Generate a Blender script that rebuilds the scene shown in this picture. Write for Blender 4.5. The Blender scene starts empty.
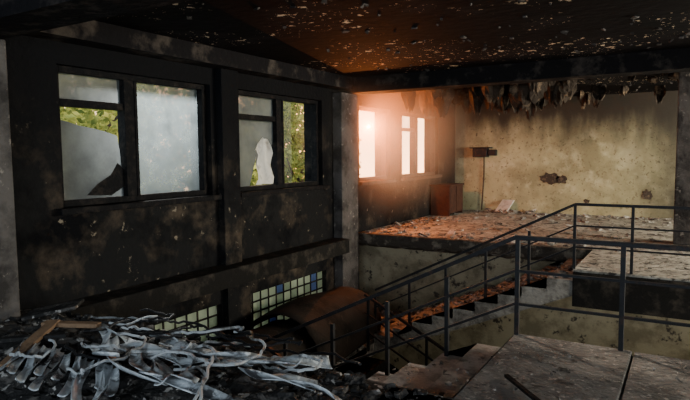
import bpy, bmesh, math, random
from mathutils import Vector, Matrix, noise as mn
random.seed(7)
S=bpy.context.scene
XL=-5.7; YF=15.48; ZC=3.0; ZL=-1.53; ZB=-3.06
# ---------------- materials ----------------
def mat(name, base, layers=(), rough=0.85, bump=0.3, bscale=25, metal=0.0, soot_shade=None, spec=0.2):
    m=bpy.data.materials.new(name); m.use_nodes=True
    nt=m.node_tree; N=nt.nodes; L=nt.links
    b=N['Principled BSDF']; b.inputs['Roughness'].default_value=rough; b.inputs['Metallic'].default_value=metal
    b.inputs['Specular IOR Level'].default_value=spec
    tc=N.new('ShaderNodeTexCoord')
    def setin(sock,val):
        if isinstance(val,(tuple,list)): sock.default_value=(*val,1)
        else: L.new(val,sock)
    cur=base
    for i,(col,sc,lo,hi,det) in enumerate(layers):
        mp=N.new('ShaderNodeMapping'); L.new(tc.outputs['Object'],mp.inputs['Vector'])
        mp.inputs['Location'].default_value=(i*3.7+len(name),i*1.3,i*2.1)
        n=N.new('ShaderNodeTexNoise'); n.inputs['Scale'].default_value=sc; n.inputs['Detail'].default_value=det
        n.inputs['Roughness'].default_value=0.65
        L.new(mp.outputs[0],n.inputs['Vector'])
        r=N.new('ShaderNodeMapRange'); r.inputs['From Min'].default_value=lo; r.inputs['From Max'].default_value=hi
        L.new(n.outputs['Fac'],r.inputs['Value'])
        mx=N.new('ShaderNodeMix'); mx.data_type='RGBA'
        L.new(r.outputs[0],mx.inputs['Factor']); setin(mx.inputs['A'],cur); setin(mx.inputs['B'],col)
        cur=mx.outputs['Result']
    if soot_shade:
        for (axis,a,bb,col,amt) in soot_shade:
            sp=N.new('ShaderNodeSeparateXYZ'); L.new(tc.outputs['Object'],sp.inputs[0])
            mp=N.new('ShaderNodeMapping'); L.new(tc.outputs['Object'],mp.inputs['Vector']); mp.inputs['Scale'].default_value=(1.6,1.6,.5)
            n=N.new('ShaderNodeTexNoise'); n.inputs['Scale'].default_value=1.3; n.inputs['Detail'].default_value=7
            L.new(mp.outputs[0],n.inputs['Vector'])
            ma=N.new('ShaderNodeMath'); ma.operation='MULTIPLY_ADD'; L.new(n.outputs['Fac'],ma.inputs[0]); ma.inputs[1].default_value=amt
            L.new(sp.outputs[axis],ma.inputs[2])
            r=N.new('ShaderNodeMapRange'); r.interpolation_type='SMOOTHSTEP'
            r.inputs['From Min'].default_value=a; r.inputs['From Max'].default_value=bb
            L.new(ma.outputs[0],r.inputs['Value'])
            mx=N.new('ShaderNodeMix'); mx.data_type='RGBA'
            L.new(r.outputs[0],mx.inputs['Factor']); setin(mx.inputs['A'],cur); setin(mx.inputs['B'],col)
            cur=mx.outputs['Result']
    setin(b.inputs['Base Color'],cur)
    if bump:
        n=N.new('ShaderNodeTexNoise'); n.inputs['Scale'].default_value=bscale; n.inputs['Detail'].default_value=8
        L.new(tc.outputs['Object'],n.inputs['Vector'])
        bp=N.new('ShaderNodeBump'); bp.inputs['Strength'].default_value=bump; bp.inputs['Distance'].default_value=0.03
        L.new(n.outputs['Fac'],bp.inputs['Height']); L.new(bp.outputs[0],b.inputs['Normal'])
    return m
M={}
M['wall']=mat('burnt_plaster',(0.013,0.0128,0.0132),[((0.07,0.054,0.04),1.7,.5,.66,9),((0.005,0.005,0.006),1.1,.48,.62,5),((0.2,0.165,0.125),8,.645,.69,8)],bump=.8,bscale=14,spec=.05,
   soot_shade=[(2,1.4,3.0,(0.008,0.008,0.009),1.0)])
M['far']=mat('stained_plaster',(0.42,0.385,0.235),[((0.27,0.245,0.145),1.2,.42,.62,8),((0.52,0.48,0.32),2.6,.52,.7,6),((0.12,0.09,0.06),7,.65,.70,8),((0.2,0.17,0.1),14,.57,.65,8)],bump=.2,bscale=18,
   soot_shade=[(2,2.2,3.4,(0.035,0.028,0.022),1.5),(0,-1.3,.9,(0.04,0.036,0.03),1.2),(0,-4.6,-5.6,(0.15,0.13,0.095),.8)])  # soot, plus light falloff toward top and sides put into the colour
M['ceil']=mat('sooty_ceiling',(0.016,0.014,0.0155),[((0.007,0.007,0.008),1.2,.4,.6,6),((0.9,0.72,0.52),7,.645,.65,4),((0.85,0.66,0.47),15,.65,.655,4),((0.009,0.008,0.009),.55,.47,.52,3)],bump=.4,bscale=7,spec=.03)
M['beam']=mat('sooty_concrete',(0.012,0.011,0.012),[((0.07,0.058,0.05),3,.52,.68,9)],bump=.7,bscale=12,spec=.04)
M['floor']=mat('dusty_concrete',(0.38,0.355,0.305),[((0.2,0.185,0.16),2.5,.45,.6,9),((0.52,0.49,0.43),7,.57,.68,8),((0.05,0.045,0.04),9,.54,.6,8)],bump=.9,bscale=20)
M['edge']=mat('crumbled_slab_edge',(0.06,0.05,0.04),[((0.2,0.17,0.13),5,.52,.62,8)],bump=1,bscale=16)
M['floor_n']=mat('charred_floor',(0.09,0.085,0.08),[((0.03,0.027,0.025),3,.45,.6,9),((0.18,0.165,0.15),9,.58,.68,8)],bump=1,bscale=22)
M['land']=mat('worn_terrazzo',(0.15,0.138,0.13),[((0.07,0.064,0.06),2.2,.42,.6,9),((0.26,0.24,0.22),18,.56,.64,6),((0.035,0.032,0.03),7,.58,.66,8)],bump=.8,bscale=26)
M['flight']=mat('worn_stair_concrete',(0.32,0.295,0.27),[((0.16,0.146,0.135),4,.45,.6,9),((0.05,0.045,0.04),9,.6,.66,8)],bump=.7,bscale=26)
M['stair']=mat('stair_concrete',(0.3,0.275,0.24),[((0.12,0.107,0.093),5,.45,.6,9)],bump=.8,bscale=22)
M['low']=mat('beige_plaster',(0.38,0.33,0.22),[((0.2,0.17,0.11),2,.45,.6,9),((0.06,0.05,0.04),5,.58,.64,8)],bump=.4)
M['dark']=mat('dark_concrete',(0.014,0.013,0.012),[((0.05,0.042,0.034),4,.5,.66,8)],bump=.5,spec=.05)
M['frame']=mat('charred_wood',(0.006,0.006,0.007),[((0.022,0.018,0.016),8,.5,.65,8)],bump=.5,rough=.7,spec=.08)
M['frame_w']=mat('weathered_paint',(0.08,0.05,0.036),[((0.03,0.018,0.014),8,.5,.65,8)],bump=.4)
M['pillar']=mat('grey_plaster',(0.10,0.09,0.084),[((0.03,0.027,0.026),2.2,.45,.62,9),((0.24,0.215,0.19),8,.6,.68,8)],bump=.6)
M['rail']=mat('rusty_steel',(0.018,0.018,0.02),[((0.05,0.03,0.022),10,.55,.68,6)],rough=.5,metal=.4,bump=.2)
M['wood']=mat('scorched_board',(0.24,0.15,0.09),[((0.06,0.037,0.025),6,.48,.68,8)],bump=.5)
M['cab']=mat('cabinet_wood',(0.06,0.024,0.015),[((0.03,0.012,0.01),5,.45,.65,8)],bump=.2)
M['rub']=mat('rubble_mixed',(0.17,0.155,0.138),[((0.44,0.41,0.37),6,.52,.6,3),((0.03,0.026,0.024),8,.55,.62,3)],bump=.4,bscale=40)
M['rubd']=mat('charred_rubble',(0.02,0.019,0.019),[((0.09,0.082,0.076),8,.5,.6,3),((0.36,0.34,0.32),9,.61,.65,3)],bump=.6,bscale=40)
M['lino']=mat('torn_linoleum',(0.42,0.45,0.48),[((0.05,0.05,0.055),5,.5,.6,8),((0.72,0.75,0.77),9,.55,.63,6)],rough=.55,bump=.35,spec=.35)
M['cable']=mat('burnt_cable',(0.012,0.012,0.013),rough=.45,bump=.2)
M['cable_g']=mat('grey_cable',(0.4,0.42,0.44),[((0.1,0.1,0.1),6,.5,.6,4)],rough=.5,bump=.2)
M['sheet']=mat('scorched_hardboard',(0.035,0.026,0.021),[((0.016,0.013,0.011),2,.45,.62,8),((0.07,0.053,0.04),6,.6,.72,8)],rough=.8,bump=.3,spec=.1)
M['cloth']=mat('torn_fabric',(0.7,0.67,0.62),[((0.4,0.37,0.33),6,.5,.7,6)],bump=.3)
M['hang']=mat('hanging_char',(0.035,0.025,0.018),[((0.16,0.11,0.07),4,.54,.66,6)],bump=.5)
M['grass']=mat('grass',(0.10,0.16,0.04),[((0.2,0.22,0.08),2,.45,.6,6)],bump=.3)
M['bark']=mat('bark',(0.08,0.06,0.045),[((0.03,0.02,0.02),9,.45,.6,6)])
M['spall']=mat('exposed_brick_spall',(0.05,0.038,0.03),[((0.14,0.1,0.07),12,.5,.62,6)],bump=.8)
def leafmat():
    m=bpy.data.materials.new('foliage'); m.use_nodes=True; nt=m.node_tree;N=nt.nodes;L=nt.links
    for n in list(N): N.remove(n)
    o=N.new('ShaderNodeOutputMaterial'); mx=N.new('ShaderNodeMixShader'); d=N.new('ShaderNodeBsdfDiffuse'); t=N.new('ShaderNodeBsdfTranslucent')
    tc=N.new('ShaderNodeTexCoord'); n=N.new('ShaderNodeTexNoise'); n.inputs['Scale'].default_value=1.5; n.inputs['Detail'].default_value=5
    r=N.new('ShaderNodeValToRGB'); r.color_ramp.elements[0].position=.35; r.color_ramp.elements[1].position=.62
    r.color_ramp.elements[0].color=(.07,.12,.03,1); r.color_ramp.elements[1].color=(.55,.56,.16,1)
    L.new(tc.outputs['Object'],n.inputs['Vector']); L.new(n.outputs['Fac'],r.inputs[0])
    L.new(r.outputs[0],d.inputs[0]); L.new(r.outputs[0],t.inputs[0]); mx.inputs[0].default_value=.55
    L.new(d.outputs[0],mx.inputs[1]); L.new(t.outputs[0],mx.inputs[2]); L.new(mx.outputs[0],o.inputs[0]); return m
M['leaf']=leafmat()
def glassmat(name,col,clear,var=.3,scale=5):
    m=bpy.data.materials.new(name); m.use_nodes=True; nt=m.node_tree;N=nt.nodes;L=nt.links
    for n in list(N): N.remove(n)
    o=N.new('ShaderNodeOutputMaterial'); mx=N.new('ShaderNodeMixShader'); mx2=N.new('ShaderNodeMixShader')
    d=N.new('ShaderNodeBsdfDiffuse'); t=N.new('ShaderNodeBsdfTranslucent'); tr=N.new('ShaderNodeBsdfTransparent')
    d.inputs[0].default_value=(*col,1)
    tc=N.new('ShaderNodeTexCoord'); n=N.new('ShaderNodeTexNoise'); n.inputs['Scale'].default_value=scale; n.inputs['Detail'].default_value=9
    n.inputs['Roughness'].default_value=.7
    L.new(tc.outputs['Object'],n.inputs['Vector'])
    cr=N.new('ShaderNodeValToRGB'); cr.color_ramp.elements[0].position=.35; cr.color_ramp.elements[1].position=.65
    cr.color_ramp.elements[0].color=(*[c*.55 for c in col],1); cr.color_ramp.elements[1].color=(*[min(1,c*1.4) for c in col],1)
    L.new(n.outputs['Fac'],cr.inputs[0]); L.new(cr.outputs[0],t.inputs[0])
    r=N.new('ShaderNodeMapRange'); r.inputs['From Min'].default_value=.35; r.inputs['From Max'].default_value=.65
    r.inputs['To Min'].default_value=max(0,clear-var); r.inputs['To Max'].default_value=min(1,clear+var)
    L.new(n.outputs['Fac'],r.inputs['Value'])
    mx.inputs[0].default_value=.6; L.new(d.outputs[0],mx.inputs[1]); L.new(t.outputs[0],mx.inputs[2])
    L.new(r.outputs[0],mx2.inputs[0]); L.new(mx.outputs[0],mx2.inputs[1]); L.new(tr.outputs[0],mx2.inputs[2])
    L.new(mx2.outputs[0],o.inputs[0]); return m
M['g_dirty']=glassmat('sooty_glass',(.08,.095,.103),.18,.12,3)
M['g_film']=glassmat('fogged_glass',(.075,.083,.088),.05,.05,2)
M['g_clear']=glassmat('dusty_glass',(.2,.2,.2),.75,.2)
M['b_pale']=glassmat('glass_block_pale',(.62,.70,.56),.25,.2,12)
M['b_blue']=glassmat('glass_block_blue',(.10,.16,.36),.05,.05,12)
M['b_green']=glassmat('glass_block_green',(.36,.44,.33),.1,.1,12)
# ---------------- helpers ----------------
def new(name,verts,faces,mats,mi=None,smooth=False,parent=None,bevel=0):
    me=bpy.data.meshes.new(name); me.from_pydata([tuple(v) for v in verts],[],faces)
    if not isinstance(mats,list): mats=[mats]
    for m in mats: me.materials.append(m)
    if mi:
        for p,i in zip(me.polygons,mi): p.material_index=i
    if smooth:
        for p in me.polygons: p.use_smooth=True
    me.update()
    o=bpy.data.objects.new(name,me); S.collection.objects.link(o)
    if parent: o.parent=parent
    if bevel:
        b=o.modifiers.new('bevel','BEVEL'); b.width=bevel; b.segments=2; b.limit_method='ANGLE'
    return o
def empty(name,loc=(0,0,0)):
    e=bpy.data.objects.new(name,None); S.collection.objects.link(e); e.empty_display_size=.1; return e
BF=[(0,3,2,1),(4,5,6,7),(0,1,5,4),(1,2,6,5),(2,3,7,6),(3,0,4,7)]
class B:
    def __init__(s): s.v=[];s.f=[];s.m=[]
    def box(s,x0,x1,y0,y1,z0,z1,mi=0):
        n=len(s.v); s.v+=[(x0,y0,z0),(x1,y0,z0),(x1,y1,z0),(x0,y1,z0),(x0,y0,z1),(x1,y0,z1),(x1,y1,z1),(x0,y1,z1)]
        s.f+=[tuple(i+n for i in f) for f in BF]; s.m+=[mi]*6; return s
    def obox(s,p,q,w,h,mi=0,up=Vector((0,0,1))):
        p=Vector(p);q=Vector(q);d=(q-p).normalized()
        a=d.cross(up)
        if a.length<1e-3: a=Vector((1,0,0))
        a.normalize(); b=a.cross(d).normalized()
        n=len(s.v)
        for e in (p,q):
            for (i,j) in ((-1,-1),(1,-1),(1,1),(-1,1)): s.v.append(tuple(e+a*(i*w/2)+b*(j*h/2)))
        s.f+=[tuple(i+n for i in f) for f in BF]; s.m+=[mi]*6; return s
    def cyl(s,p,q,r,r2=None,k=8,mi=0):
        p=Vector(p);q=Vector(q);d=(q-p).normalized(); r2=r if r2 is None else r2
        a=d.orthogonal().normalized(); b=d.cross(a); n=len(s.v)
        for e,rr in ((p,r),(q,r2)):
            for i in range(k):
                t=2*math.pi*i/k; s.v.append(tuple(e+a*(rr*math.cos(t))+b*(rr*math.sin(t))))
        for i in range(k): s.f.append((n+i,n+(i+1)%k,n+k+(i+1)%k,n+k+i)); s.m.append(mi)
        s.f.append(tuple(n+k-1-i for i in range(k))); s.f.append(tuple(n+k+i for i in range(k))); s.m+=[mi,mi]
        return s
    def chunk(s,c,sx,sy,sz,mi=0,tl=.35):
        R=Matrix.Rotation(random.uniform(0,6.3),3,'Z')@Matrix.Rotation(random.gauss(0,tl),3,'X')@Matrix.Rotation(random.gauss(0,tl),3,'Y')
        n=len(s.v)
        for x,y,z in ((-1,-1,-1),(1,-1,-1),(1,1,-1),(-1,1,-1),(-1,-1,1),(1,-1,1),(1,1,1),(-1,1,1)):
            v=Vector((x*sx*random.uniform(.5,1.1),y*sy*random.uniform(.5,1.1),z*sz*random.uniform(.5,1.1)))*.5
            s.v.append(tuple(R@v+Vector(c)))
        s.f+=[tuple(i+n for i in f) for f in BF]; s.m+=[mi]*6
    def make(s,name,mats,**k): return new(name,s.v,s.f,mats,s.m,**k)
def wall_y(name,x0,x1,ya,yb,za,zb,holes,m):
    ys=sorted({ya,yb,*[h[0] for h in holes],*[h[1] for h in holes]}); zs=sorted({za,zb,*[h[2] for h in holes],*[h[3] for h in holes]})
    b=B()
    for i in range(len(ys)-1):
        for j in range(len(zs)-1):
            cy=(ys[i]+ys[i+1])/2; cz=(zs[j]+zs[j+1])/2
            if any(h[0]<cy<h[1] and h[2]<cz<h[3] for h in holes): continue
            b.box(x0,x1,ys[i],ys[i+1],zs[j],zs[j+1])
    return b.make(name,m)
# ---------------- shell ----------------
SILL,HEAD=1.03,2.55
W=[(3.62,5.85),(6.42,8.65),(10.0,11.4),(12.0,14.2)]
GB=[(4.77,5.97,-1.23,-.55),(6.53,8.73,-1.23,-.55)]
holes=[(a,b,SILL,HEAD) for a,b in W]+GB
wall_y('wall_left',XL-.4,XL,-3.0,YF,ZB,ZC,holes,M['wall'])
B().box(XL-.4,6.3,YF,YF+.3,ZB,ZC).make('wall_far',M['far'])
wall_y('wall_right',6,6.3,-3,YF,ZB,ZC,[(-1.5,1.5,.9,2.5),(9.5,11.5,.9,2.6),(12.3,14.5,.9,2.6)],M['wall'])
b=B(); b.box(XL-.4,6.3,-3.3,-3,ZB,.9); b.box(XL-.4,6.3,-3.3,-3,2.6,ZC); b.box(XL-.4,-4,-3.3,-3,.9,2.6); b.box(-1,1,-3.3,-3,.9,2.6); b.box(4,6.3,-3.3,-3,.9,2.6); b.make('wall_back',M['wall'])
B().box(XL-.4,6.3,-3.3,YF+.3,ZC,ZC+.25).make('ceiling',M['ceil'])
# floors
b=B(); b.box(XL,6,9.9,YF,-.22,0); b.box(-1.3,6,8.1,9.9,-.22,0); b.box(2.5,6,4.96,8.1,-.22,0); b.make('floor',M['floor'])
b=B(); b.box(XL,6,-3,3.4,-.22,0); b.make('floor_near',M['floor_n'])
b=B(); b.box(-1.26,-.34,3.4,4.96,-.22,0); b.box(-.325,.6,3.4,4.96,-.22,-.004); b.box(.615,2.5,3.4,4.96,-.22,0); b.box(-1.2,2.5,3.41,4.9,-.21,-.02)
b.make('stair_landing',M['land'],bevel=.012)
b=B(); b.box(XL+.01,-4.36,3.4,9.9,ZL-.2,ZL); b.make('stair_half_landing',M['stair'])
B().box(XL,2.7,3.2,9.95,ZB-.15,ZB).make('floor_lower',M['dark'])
B().box(XL,6,9.96,10.1,ZB,-.22).make('wall_lower_far',M['low'])
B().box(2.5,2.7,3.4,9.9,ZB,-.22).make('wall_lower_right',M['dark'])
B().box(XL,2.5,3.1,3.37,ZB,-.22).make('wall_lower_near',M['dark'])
B().box(-1.3,2.5,8.07,8.3,-.5,-.03).make('trim_edge_beam',M['dark'])
B().box(XL,-5.35,3.4,9.0,-.24,.02).make('trim_ledge',M['dark'],bevel=.01)
vs=[];fs=[];n=140
for i in range(n+1):
    x=XL+.02+4.38*i/n; a=mn.noise(Vector((x*4,0,0)))*.05; c=mn.noise(Vector((x*5,4,0)))*.06
    vs+=[(x,9.92,.015+a*.3),(x,9.84+a,.005+c*.2),(x,9.85+c,-.2+a),(x,9.95,-.26+c*.7)]
for i in range(n):
    for k in range(3): q=i*4+k; fs.append((q,q+4,q+5,q+1))
new('trim_slab_edge',vs,fs,M['edge'])
# ceiling beams
b=B(); b.box(XL,6,9.25,9.65,2.72,ZC); b.make('ceiling_beam',M['beam'])
b=B(); b.box(XL,6,2.5,2.95,2.66,ZC); b.make('ceiling_beam',M['beam'])
B().box(XL,XL+.3,2.95,9.25,2.78,ZC).make('ceiling_beam',M['beam'])
# pillars
B().box(XL,-5.5,9.0,9.6,ZL,2.72).make('pillar',M['pillar'],bevel=.015)
B().box(XL,-5.45,2.45,2.98,0,2.66).make('pillar',M['pillar'],bevel=.015)
B().box(-.2,.25,11.1,11.55,0,ZC).make('pillar',M['pillar'],bevel=.02)
B().box(XL,-5.58,5.95,6.3,-.0,2.78).make('pillar',M['wall'],bevel=.01)
B().box(XL,-5.6,6.0,6.5,ZL,-.24).make('pillar',M['wall'])
# ---------------- windows ----------------
def window(i,y0,y1,ym,fm):
    e=empty(f'window_{i}')
    xf0,xf1=XL-.2,XL-.08; t=.07
    b=B(); b.box(xf0,xf1,y0,y0+t,SILL,HEAD); b.box(xf0,xf1,y1-t,y1,SILL,HEAD); b.box(xf0,xf1,y0+t,y1-t,SILL,SILL+t); b.box(xf0,xf1,y0+t,y1-t,HEAD-t,HEAD)
    if ym:
        b.box(xf0,xf1+.02,ym-.07,ym+.07,SILL+t,HEAD-t)
        b.box(xf0,xf1,y0+t,ym-.07,2.12,2.2)
        b.box(xf0+.03,xf1+.03,ym+.07,ym+.11,SILL+t,HEAD-t); b.box(xf0+.03,xf1+.03,y1-t-.04,y1-t,SILL+t,HEAD-t)
    b.make('frame',fm,parent=e,bevel=.006)
    B().box(XL-.1,XL+.1,y0-.08,y1+.08,SILL-.07,SILL).make('sill',fm,parent=e,bevel=.01)
    return e
ws=[window(1,*W[0],4.56,M['frame']),window(2,*W[1],7.47,M['frame']),window(3,*W[2],None,M['frame_w']),window(4,*W[3],12.9,M['frame_w'])]
xg=XL-.14
def pane(e,name,pts,m,x=xg):
    n=len(pts); o=new(name,[(x,y,z) for y,z in pts],[tuple(range(n))],m,parent=e); return o
def rect(y0,y1,z0,z1): return [(y0,z0),(y1,z0),(y1,z1),(y0,z1)]
pane(ws[0],'glass_upper',rect(3.69,4.49,2.2,2.48),M['g_film'])
pts=[(3.69,1.1),(4.49,1.1),(4.49,1.3),(4.46,1.65),(4.43,1.82),(4.3,1.86),(4.1,1.9),(3.95,1.92),(3.8,1.96),(3.69,1.98)]
pane(ws[0],'glass_fogged',pts,M['g_film'])
pane(ws[0],'glass_shard',[(3.98,1.14),(4.3,1.12),(4.49,1.22),(4.49,1.42),(4.4,1.5),(4.3,1.36),(4.12,1.26)],M['frame'],xg+.03)
pane(ws[0],'glass_right',rect(4.63,5.78,1.1,2.48),M['g_dirty'])
pane(ws[1],'glass_upper',rect(6.49,7.4,2.2,2.48),M['g_film'])
pane(ws[1],'glass_lower',[(6.49,1.1),(6.8,1.1),(6.95,1.5),(7.1,1.65),(7.3,1.6),(7.4,1.8),(7.4,2.12),(6.49,2.12)],M['g_film'])
pane(ws[1],'glass_right',rect(7.54,7.9,1.1,2.48),M['g_clear'])
pane(ws[3],'glass_upper',rect(12.07,12.8,2.2,2.48),M['g_clear'])
vs=[];fs=[]
for i in range(9):
    for j in range(7):
        u=i/8;v=j/6
        y=6.85+.5*u*(1-.35*v)+.04*math.sin(v*9); z=1.12+.75*v*(1-.45*abs(u-.6))-.06*math.sin(u*13)*v
        vs.append((XL-.06+.05*math.sin(u*11+v*3),y,z))
for i in range(8):
    for j in range(6): a=i*7+j; fs.append((a,a+7,a+8,a+1))
new('torn_curtain',vs,fs,M['cloth'],smooth=True)
for k,(y0,y1,z0,z1) in enumerate(GB):
    e=empty(f'window_{k+5}'); b=B(); fr=B()
    ny=round((y1-y0)/.2); nz=4; dy=(y1-y0)/ny; dz=(z1-z0)/nz
    for i in range(ny):
        for j in range(nz):
            mi=random.choices([0,1,2],[6,1.6 if j in(0,3) else .2,2.5])[0]
            b.box(XL-.16,XL-.08,y0+i*dy+.012,y0+(i+1)*dy-.012,z0+j*dz+.012,z0+(j+1)*dz-.012,mi)
    b.make('glass_blocks',[M['b_pale'],M['b_blue'],M['b_green']],parent=e,bevel=.008)
    for i in range(ny+1): fr.box(XL-.17,XL-.07,y0+i*dy-.012,y0+i*dy+.012,z0,z1)
    for j in range(nz+1): fr.box(XL-.17,XL-.07,y0,y1,z0+j*dz-.012,z0+j*dz+.012)
    fr.make('mortar_grid',M['dark'],parent=e)
# ---------------- stairs ----------------
def stairs(name,xt,zt,dx,y0,y1,m,n=10,run=.34,rise=.153,th=.16):
    top=[(xt,zt)]; x,z=xt,zt
    for i in range(n):
        z-=rise; top.append((x,z))
        if i<n-1: x+=dx*run; top.append((x,z))
    xe,ze=top[-1]
    low=[(xe,ze-.18),(xt,zt-rise-th-.05)]
    prof=top+low
    k=len(prof); vs=[(a,y0,c) for a,c in prof]+[(a,y1,c) for a,c in prof]
    bm=bmesh.new(); V=[bm.verts.new(v) for v in vs]
    for i in range(k): bm.faces.new((V[i],V[(i+1)%k],V[k+(i+1)%k],V[k+i]))
    bm.faces.new(V[:k]); bm.faces.new(V[k:][::-1])
    bmesh.ops.triangulate(bm,faces=[f for f in bm.faces if len(f.verts)>4]); bmesh.ops.recalc_face_normals(bm,faces=bm.faces)
    me=bpy.data.meshes.new(name); bm.to_mesh(me); bm.free(); me.materials.append(m)
    o=bpy.data.objects.new(name,me); S.collection.objects.link(o); return o
stairs('staircase',-1.3,0,-1,8.1,9.9,M['stair'])
stairs('staircase',-1.26,0,-1,3.4,4.96,M['flight'])
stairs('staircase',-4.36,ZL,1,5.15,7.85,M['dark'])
# ---------------- railings ----------------
def railing(name,pts,posts,H=.88,bars=(.88,.59,.3),r=.018):
    b=B()
    for h in bars:
        rr=r*1.25 if h==bars[0] else r*.75
        for p,q in zip(pts,pts[1:]):
            b.obox((p[0],p[1],p[2]+h),(q[0],q[1],q[2]+h),rr*2,rr*1.6)
    for p in posts: b.box(p[0]-r,p[0]+r,p[1]-r,p[1]+r,p[2],p[2]+H)
    return b.make(name,M['rail'])
def zf(x): return max(ZL,(x+1.3)*.5)-.1 if x<-1.31 else 0
yA=8.16; yB=4.92
railing('stair_railing',[(2.45,yA,0),(-1.3,yA,0),(-4.36,yA,ZL)],[(x,yA,zf(x)) for x in (-4.36,-3.75,-3.14,-2.52,-1.9,-1.3,-.6,.1,.9,1.7,2.4)])
railing('stair_railing',[(2.45,yB,-.03),(-1.26,yB,-.03),(-4.36,yB,ZL-.03)],[(x,yB,zf(x)-(.03 if x<-1.3 else 0)) for x in (-4.36,-3.76,-3.14,-2.5,-1.88,-1.24,-.42,.5,1.4,2.4)],H=.86)
zm=lambda x: ZL-(x+4.36)*.5
for yy in (5.2,7.8):
    railing('stair_railing',[(-4.36,yy,ZL),(-1.3,yy,ZB)],[(x,yy,zm(x)) for x in (-4.3,-3.3,-2.3,-1.35)])
# ---------------- curved hardboard sheets lower ----------------
def arch(name,p,q,r,t0,t1,m,seg=26,sag=.0):
    p=Vector(p);q=Vector(q);d=(q-p);L=d.length;d.normalize();a=Vector((0,0,1));s=Vector((1,0,0))
    vs=[];fs=[];nl=12
    for j in range(nl+1):
        for i in range(seg+1):
            t=t0+(t1-t0)*i/seg; rr=r*(1+.03*math.sin(j*.6+i*.25)+.05*math.sin(j*.35))
            jag=.06*mn.noise(Vector((i*.5,j*9,3))) if j in(0,nl) else 0
            vs.append(p+d*(L*j/nl+jag)+s*(rr*1.15*math.cos(t))+a*(rr*math.sin(t)))
    for j in range(nl):
        for i in range(seg): k=j*(seg+1)+i; fs.append((k,k+1,k+seg+2,k+seg+1))
    o=new(name,vs,fs,m,smooth=True); sm=o.modifiers.new('s','SOLIDIFY'); sm.thickness=.018; return o
arch('curved_hardboard_sheet',(-4.98,4.3,ZL+.12),(-5.0,6.6,ZL+.2),.5,-.2,2.9,M['sheet'])
arch('curved_hardboard_sheet',(-4.95,6.35,ZL+.3),(-4.98,8.35,ZL+.3),.54,-.5,2.7,M['sheet'])
# ---------------- cabinet, box, spalls ----------------
e=empty('wooden_cabinet')
b=B(); b.box(-5.65,-5.63,13.6,14.6,0,.75); b.box(-5.63,-5.15,13.6,13.63,0,.75); b.box(-5.63,-5.15,14.57,14.6,0,.75); b.box(-5.68,-5.12,13.57,14.63,.75,.79); b.box(-5.63,-5.17,13.63,14.57,.06,.09); b.box(-5.63,-5.17,14.08,14.11,.09,.75)
b.make('carcass',M['cab'],parent=e,bevel=.004)
B().box(-5.17,-5.145,13.64,14.08,.1,.74).make('door_leaf',M['cab'],parent=e); B().box(-5.17,-5.145,14.11,14.56,.1,.74).make('door_leaf.001',M['cab'],parent=e)
e=empty('electrical_box')
b=B(); b.box(-5.12,-4.72,YF-.22,YF-.001,1.48,1.72); b.box(-5.2,-4.62,YF-.26,YF-.001,1.72,1.75); b.box(-4.7,-4.5,YF-.16,YF-.001,1.52,1.68); b.make('housing',M['rail'],parent=e,bevel=.01)
b=B(); b.cyl((-4.85,YF-.04,1.48),(-4.85,YF-.04,.95),.018); b.cyl((-4.85,YF-.04,.95),(-4.9,YF-.05,0.02),.018); b.make('conduit',M['frame_w'],parent=e)
def blob(name,cx,cz,rx,rz,seed):
    random.seed(seed); pts=[]
    for i in range(22):
        t=i/22*6.283; k=random.uniform(.65,1.1); pts.append((cx+rx*k*math.cos(t),YF-.012,cz+rz*k*math.sin(t)))
    n=len(pts); back=[(x,YF-.001,z) for x,y,z in pts]
    return new(name,pts+back,[tuple(range(n))]+[(i,(i+1)%n,n+(i+1)%n,n+i) for i in range(n)],M['spall'])
blob('plaster_spall',-3.1,.92,.27,.17,3); blob('plaster_spall',-2.82,.88,.15,.12,5); blob('plaster_spall',-.85,.55,.13,.14,9); blob('plaster_spall',-2.2,.35,.08,.06,12)
random.seed(11)
# ---------------- rubble ----------------
def rubble(name,n,regions,m,smin,smax,flat=1,pw=3):
    b=B()
    for _ in range(n):
        x0,x1,y0,y1,z,den=random.choices(regions,[r[5] for r in regions])[0]
        x=random.uniform(x0,x1); y=random.uniform(y0,y1)
        s=smin+(smax-smin)*random.random()**pw
        b.chunk((x,y,z+s*.12*flat),s,s*random.uniform(.4,1),s*random.uniform(.15,.5)*flat,tl=.35*flat)
    return b.make(name,m)
rubble('plaster_rubble',1500,[(XL+.14,-.3,9.98,15.3,0,5),(XL+.14,-5.0,9.98,13.4,0,3),(XL+.14,-.3,14.9,15.3,0,3),(XL+.14,-1.5,9.98,10.4,0,1.5)],M['rub'],.02,.2,.6,4)
rubble('plaster_rubble',200,[(-1.0,3,8.3,11,0,2)],M['rub'],.02,.12,.5,4)
rubble('plaster_rubble',900,[(XL+.14,-4.4,3.5,9.8,ZL,5)],M['rub'],.04,.3)
rubble('plaster_rubble',130,[(-1.2,1,3.5,4.8,0,1)],M['rub'],.008,.04)
b=B()
for q in range(480):
    x=random.uniform(-4.3,-1.35); i=int((-1.3-x)/.34); z=-(i+1)*.153
    if q%4: y=random.uniform(8.2,9.85); s=random.uniform(.02,.11)
    else: y=random.uniform(3.45,4.85); s=random.uniform(.01,.05)
    b.chunk((x,y,z+.01),s,s*.8,s*.4)
b.make('stair_rubble',M['rub'])
b=B()
for _ in range(22):
    b.chunk((-4.0+random.gauss(0,.25),15.1+random.uniform(-.2,.2),random.uniform(0,.06)),random.uniform(.08,.25),.15,.05)
b.make('plaster_rubble',M['rub'])
B().obox((-4.25,15.0,.02),(-4.15,15.4,.32),.35,.02).make('broken_board',M['cloth'])
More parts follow.
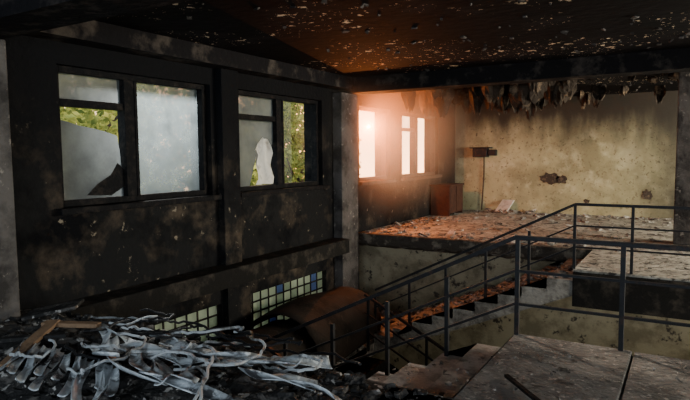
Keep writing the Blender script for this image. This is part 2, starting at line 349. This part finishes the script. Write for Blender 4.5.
# foreground charred debris
vs=[];fs=[];nx,ny=110,50
for i in range(nx+1):
    for j in range(ny+1):
        x=XL+.02+(4.5)*i/nx; y=1.0+2.38*j/ny
        edge=min(1,(3.40-y)*5)
        h=.05+.06*mn.noise(Vector((x*1.3,y*1.3,0)))+.06*mn.noise(Vector((x*5,y*5,3)))+.035*mn.noise(Vector((x*15,y*15,5)))
        fall=min(1,max(0,(-1.7-x)/1.2))
        vs.append((x,y,max(-.01,h*fall*max(.15,edge))))
for i in range(nx):
    for j in range(ny): a=i*(ny+1)+j; fs.append((a,a+ny+1,a+ny+2,a+1))
new('charred_debris_layer',vs,fs,M['rubd'])
rubble('charred_rubble',2700,[(XL+.3,-2,2.0,3.36,.03,4),(-4.6,-2.6,2.5,3.3,.05,1.5),(-2.4,-1.3,2.4,3.38,.01,1)],M['rubd'],.015,.12)
# linoleum strips
def ribbon(b,p,ang,L,w,lift,seed,amp=.5,z0=.12):
    random.seed(seed); n=40; x,y=p; prev=None
    ph=random.uniform(0,6); tilt=random.uniform(-.3,.3)
    for i in range(n+1):
        t=i/n; a=ang+amp*math.sin(t*4+ph)*(.3+t)
        x+=math.cos(a)*L/n; y+=math.sin(a)*L/n
        z=z0+lift*(math.sin(t*6+ph)*.5+.5)*(.3+t)
        d=Vector((-math.sin(a),math.cos(a),0))
        tw=tilt+.5*math.sin(t*5+ph*2)
        row=[]
        for k in range(5):
            u=(k/4-.5); zz=z+u*w*math.sin(tw)+.9*w*u*u
            row.append(len(b.v)); q=Vector((x,y,0))+d*(u*w*math.cos(tw)); b.v.append((q.x,min(3.42,q.y),max(.04,zz)))
        if prev:
            for k in range(4): b.f.append((prev[k],row[k],row[k+1],prev[k+1])); b.m.append(0)
        prev=row
b=B()
for i in range(7): ribbon(b,(-4.3+.2*i,2.98-.07*i+.04*math.sin(i*3)),-.32+.1*math.sin(i*2),1.0+.3*math.sin(i),.08,.05,40+i,.5,.13)
for i in range(8): ribbon(b,(-3.6+.18*i,2.98-.07*(i%4)),-.1+.3*math.sin(i*1.7),.75+.2*math.sin(i*2),.10,.08,80+i,.8,.13)
for i in range(4): ribbon(b,(-3.9+.3*i,2.62+.04*(i%2)),.25*math.sin(i*2.7),.6,.07,.06,120+i,.9,.13)
for i in range(13): ribbon(b,(-4.4+.09*i,2.45+.02*math.sin(i*2)),-.72,.65+.15*math.sin(i*3),.055,.015,60+i,.12,.13)
o=b.make('torn_linoleum_strips',M['lino'],smooth=True); sm=o.modifiers.new('s','SOLIDIFY'); sm.thickness=.006
random.seed(33); b=B()
for i in range(20):
    x=random.uniform(-4.4,-2.7); y=random.uniform(2.4,3.15); a=random.uniform(-.8,.8); z=.19
    for j in range(28):
        a+=random.gauss(0,.3); nx_=x+math.cos(a)*.05; ny_=min(3.3,max(2.2,y+math.sin(a)*.05)); nz=min(.24,max(.12,z+random.gauss(0,.012)))
        b.cyl((x,y,z),(nx_,ny_,nz),.010,k=6,mi=i%2); x,y,z=nx_,ny_,nz
b.make('burnt_cables',[M['cable'],M['cable_g']])
random.seed(21)
B().obox((-4.1,2.1,.1),(-4.52,2.75,.2),.09,.03).make('wood_board',M['wood'],bevel=.004)
B().obox((-4.6,2.7,.18),(-4.15,2.9,.18),.08,.035).make('wood_board',M['wood'],bevel=.004)
B().obox((-4.7,2.3,.13),(-4.2,2.65,.16),.07,.03).make('wood_board',M['rubd'],bevel=.004)
B().obox((-5.2,2.9,.12),(-4.85,3.2,.2),.3,.03).make('wood_board',M['rubd'],bevel=.004)
B().obox((-1.05,3.9,.02),(-.75,3.55,.03),.03,.02).make('wood_stick',M['frame'])
# ---------------- hanging ceiling debris ----------------
b=B()
def hang(x,y,z,w,h):
    n=len(b.v); k=9; rows=4; a0=random.uniform(0,6.3)
    for j in range(rows+1):
        t=j/rows; r=w*.5*(.35+.65*math.sin(math.pi*min(1,.15+t*.75)))*(1-.35*t)
        for i in range(k):
            a=a0+4.2*i/(k-1); rr=r*(1+.25*math.sin(i*2.1+j)); b.v.append((x+rr*math.cos(a),y+rr*math.sin(a),z-h*t*(1+random.uniform(-.15,.15))))
    for j in range(rows):
        for i in range(k-1): q=n+j*k+i; b.f.append((q,q+1,q+k+1,q+k)); b.m.append(0)
for _ in range(34): hang(random.uniform(-5.0,-2.2),random.uniform(10.2,12.5),3.0,random.uniform(.3,.5),random.uniform(.35,.65))
for _ in range(80): hang(random.uniform(-5.2,3),random.uniform(10,15),3.0,random.uniform(.12,.4),random.uniform(.1,.38))
b.make('hanging_ceiling_debris',M['hang'])
b=B()
for _ in range(260):
    x=random.uniform(-4.5,3); y=random.uniform(3.2,15); 
    if 9.2<y<9.7: continue
    s=random.uniform(.02,.09); b.chunk((x,y,ZC-.01),s,s*.7,.02)
b.make('peeling_ceiling_flakes',M['pillar'])
# ---------------- outside ----------------
B().box(-60,XL-.4,-20,70,-3.4,-3.2).make('ground',M['grass'])
def tree_mesh(seed,H,R):
    random.seed(seed); b=B(); b.cyl((0,0,0),(0,0,H*.5),.16,.1,8,1)
    for i in range(9):
        a=i*2.4; p=Vector((0,0,H*(.25+.04*i))); q=p+Vector((math.cos(a)*R*.7,math.sin(a)*R*.7,H*.2)); b.cyl(p,q,.06,.02,6,1)
    for _ in range(9000):
        c=Vector((random.gauss(0,1),random.gauss(0,1),random.gauss(0,1))); c=c.normalized()*(random.random()**.4)
        p=Vector((c.x*R,c.y*R,H*.58+c.z*H*.42)); 
        if mn.noise(p*.9)<-.08: continue
        s=random.uniform(.06,.13); u=Vector((random.gauss(0,1),random.gauss(0,1),random.gauss(0,1))).normalized(); v=u.orthogonal().normalized()
        n=len(b.v); b.v+=[tuple(p+u*s),tuple(p+v*s*.6),tuple(p-u*s),tuple(p-v*s*.6)]; b.f.append((n,n+1,n+2,n+3)); b.m.append(0)
    o=b.make('tree',[M['leaf'],M['bark']]); return o
t0=tree_mesh(1,8,2.6); t1=tree_mesh(2,7,2.3)
pos=[(-13,8.5),(-13.5,13),(-16,11),(-12.5,17.5),(-15,19.5),(-19,15),(-18,22)]
t0.location=(-13,8.5,-3.2); t1.location=(-13.5,13,-3.2)
for i,(x,y) in enumerate(pos[2:]):
    o=bpy.data.objects.new('tree',(t0,t1)[i%2].data); S.collection.objects.link(o); o.location=(x,y,-3.2); o.rotation_euler.z=i*1.7; o.scale=(1,1,1+.1*i)
# ---------------- world ----------------
w=bpy.data.worlds.new('World'); S.world=w; w.use_nodes=True; N=w.node_tree.nodes; L=w.node_tree.links
bg=N['Background']; bg.inputs['Strength'].default_value=2.9
sd=Vector((-.477,.88,.055)).normalized()
tc=N.new('ShaderNodeTexCoord'); dt=N.new('ShaderNodeVectorMath'); dt.operation='DOT_PRODUCT'; L.new(tc.outputs['Generated'],dt.inputs[0]); dt.inputs[1].default_value=sd
r=N.new('ShaderNodeValToRGB'); L.new(dt.outputs['Value'],r.inputs[0]); E=r.color_ramp.elements
E[0].position=.0; E[0].color=(.55,.66,.75,1); E[1].position=1; E[1].color=(5,2.2,.9,1)
x=E.new(.86); x.color=(.72,.6,.42,1); x=E.new(.965); x.color=(1.2,.62,.28,1)
L.new(r.outputs[0],bg.inputs['Color'])
def lamp(name,typ,loc,energy,col,to=None,size=1,size_y=None,cone=None):
    l=bpy.data.lights.new(name,typ); l.energy=energy; l.color=col
    if typ=='AREA':
        l.size=size
        if size_y: l.shape='RECTANGLE'; l.size_y=size_y
    elif typ=='SUN': l.angle=size
    else: l.shadow_soft_size=size
    if cone: l.spot_size=cone; l.spot_blend=.6
    o=bpy.data.objects.new(name,l); S.collection.objects.link(o); o.location=loc
    if to is not None: o.rotation_euler=(Vector(to)-Vector(loc)).to_track_quat('-Z','Y').to_euler()
    return o
lamp('sun','SUN',(-20,20,8),8,(1,.84,.64),to=(-20+.8,20-.5,8-.25),size=.08)
lamp('daylight_fill_right','AREA',(5.9,10.5,1.75),800,(1,.94,.78),to=(0,10.2,.0),size=2,size_y=1.6)  # area lamp added for daylight from unseen openings on the right
lamp('daylight_fill_right','AREA',(5.9,13.4,1.75),680,(1,.93,.7),to=(-2.5,13.8,.4),size=2.2,size_y=1.6)  # second added lamp for the right-hand daylight, lights the far wall
lamp('daylight_fill_right','AREA',(5.9,0,1.7),110,(.84,.93,1),to=(-4,3.3,.0),size=2.8,size_y=1.5)  # cool fill added out of view for the left wall
lamp('fill_back','AREA',(-2.5,-2.9,1.8),140,(.74,.89,1),to=(-3.5,2.9,.0),size=2.8,size_y=1.6)  # cool fill added behind the camera for the foreground
lamp('fill_back','AREA',(2.5,-2.9,1.8),120,(.85,.93,1),to=(-1.6,4.5,-.3),size=2.8,size_y=1.6)  # added fill behind the camera, aimed at the near flight
lamp('fill_stairwell','AREA',(2.4,6.5,-.9),110,(1,.92,.75),to=(-3,8.5,-1.0),size=2.4,size_y=1.2)  # added fill to brighten the lower wall, no opening modelled there
lamp('fill_left_spot','SPOT',(-9,6.0,4.9),16000,(.95,.95,.9),to=(-2.1,4.3,-.45),size=.5,cone=math.radians(28))  # spot added outside the windows to light the near flight's treads
lamp('sun_glow_fill','POINT',(-5.76,10.5,2.15),560,(1,.23,.045),size=.0)  # orange lamp added in the window reveal to imitate the sun's glow
# scatter sphere added around the window lamp to form the orange glow
bm=bmesh.new(); bmesh.ops.create_icosphere(bm,subdivisions=3,radius=1); me=bpy.data.meshes.new('glow_haze'); bm.to_mesh(me); bm.free()
o=bpy.data.objects.new('glow_haze',me); S.collection.objects.link(o); o.location=(-5.4,10.4,2.15); o.scale=(2.1,2.1,2.1)
m=bpy.data.materials.new('glow_scatter'); m.use_nodes=True; nt=m.node_tree; n=nt.nodes; n.remove(n['Principled BSDF']); v=n.new('ShaderNodeVolumeScatter'); v.inputs['Anisotropy'].default_value=.0; v.inputs['Color'].default_value=(1,.75,.5,1)
tc=n.new('ShaderNodeTexCoord'); ln=n.new('ShaderNodeVectorMath'); ln.operation='LENGTH'; nt.links.new(tc.outputs['Object'],ln.inputs[0])
mr=n.new('ShaderNodeMapRange'); mr.interpolation_type='SMOOTHSTEP'; mr.inputs['From Min'].default_value=.0; mr.inputs['From Max'].default_value=1; mr.inputs['To Min'].default_value=.5; mr.inputs['To Max'].default_value=0
nt.links.new(ln.outputs['Value'],mr.inputs['Value']); nt.links.new(mr.outputs[0],v.inputs['Density'])
nt.links.new(v.outputs[0],n['Material Output'].inputs['Volume']); me.materials.append(m)
# ---------------- camera ----------------
v1=Vector((345,48,-569.4)).normalized(); v2=Vector((-945,37,-569.4)).normalized()
Xc=(-v2).normalized(); Yc=(v1-Xc*v1.dot(Xc)).normalized(); Zc=Xc.cross(Yc)
R=Matrix((Xc,Yc,Zc))
cam=bpy.data.cameras.new('camera'); cam.sensor_width=36; cam.lens=36*569.4/690; cam.clip_start=.05
co=bpy.data.objects.new('camera',cam); S.collection.objects.link(co); co.matrix_world=Matrix.Translation((0,0,1.57))@R.to_4x4()
S.camera=co
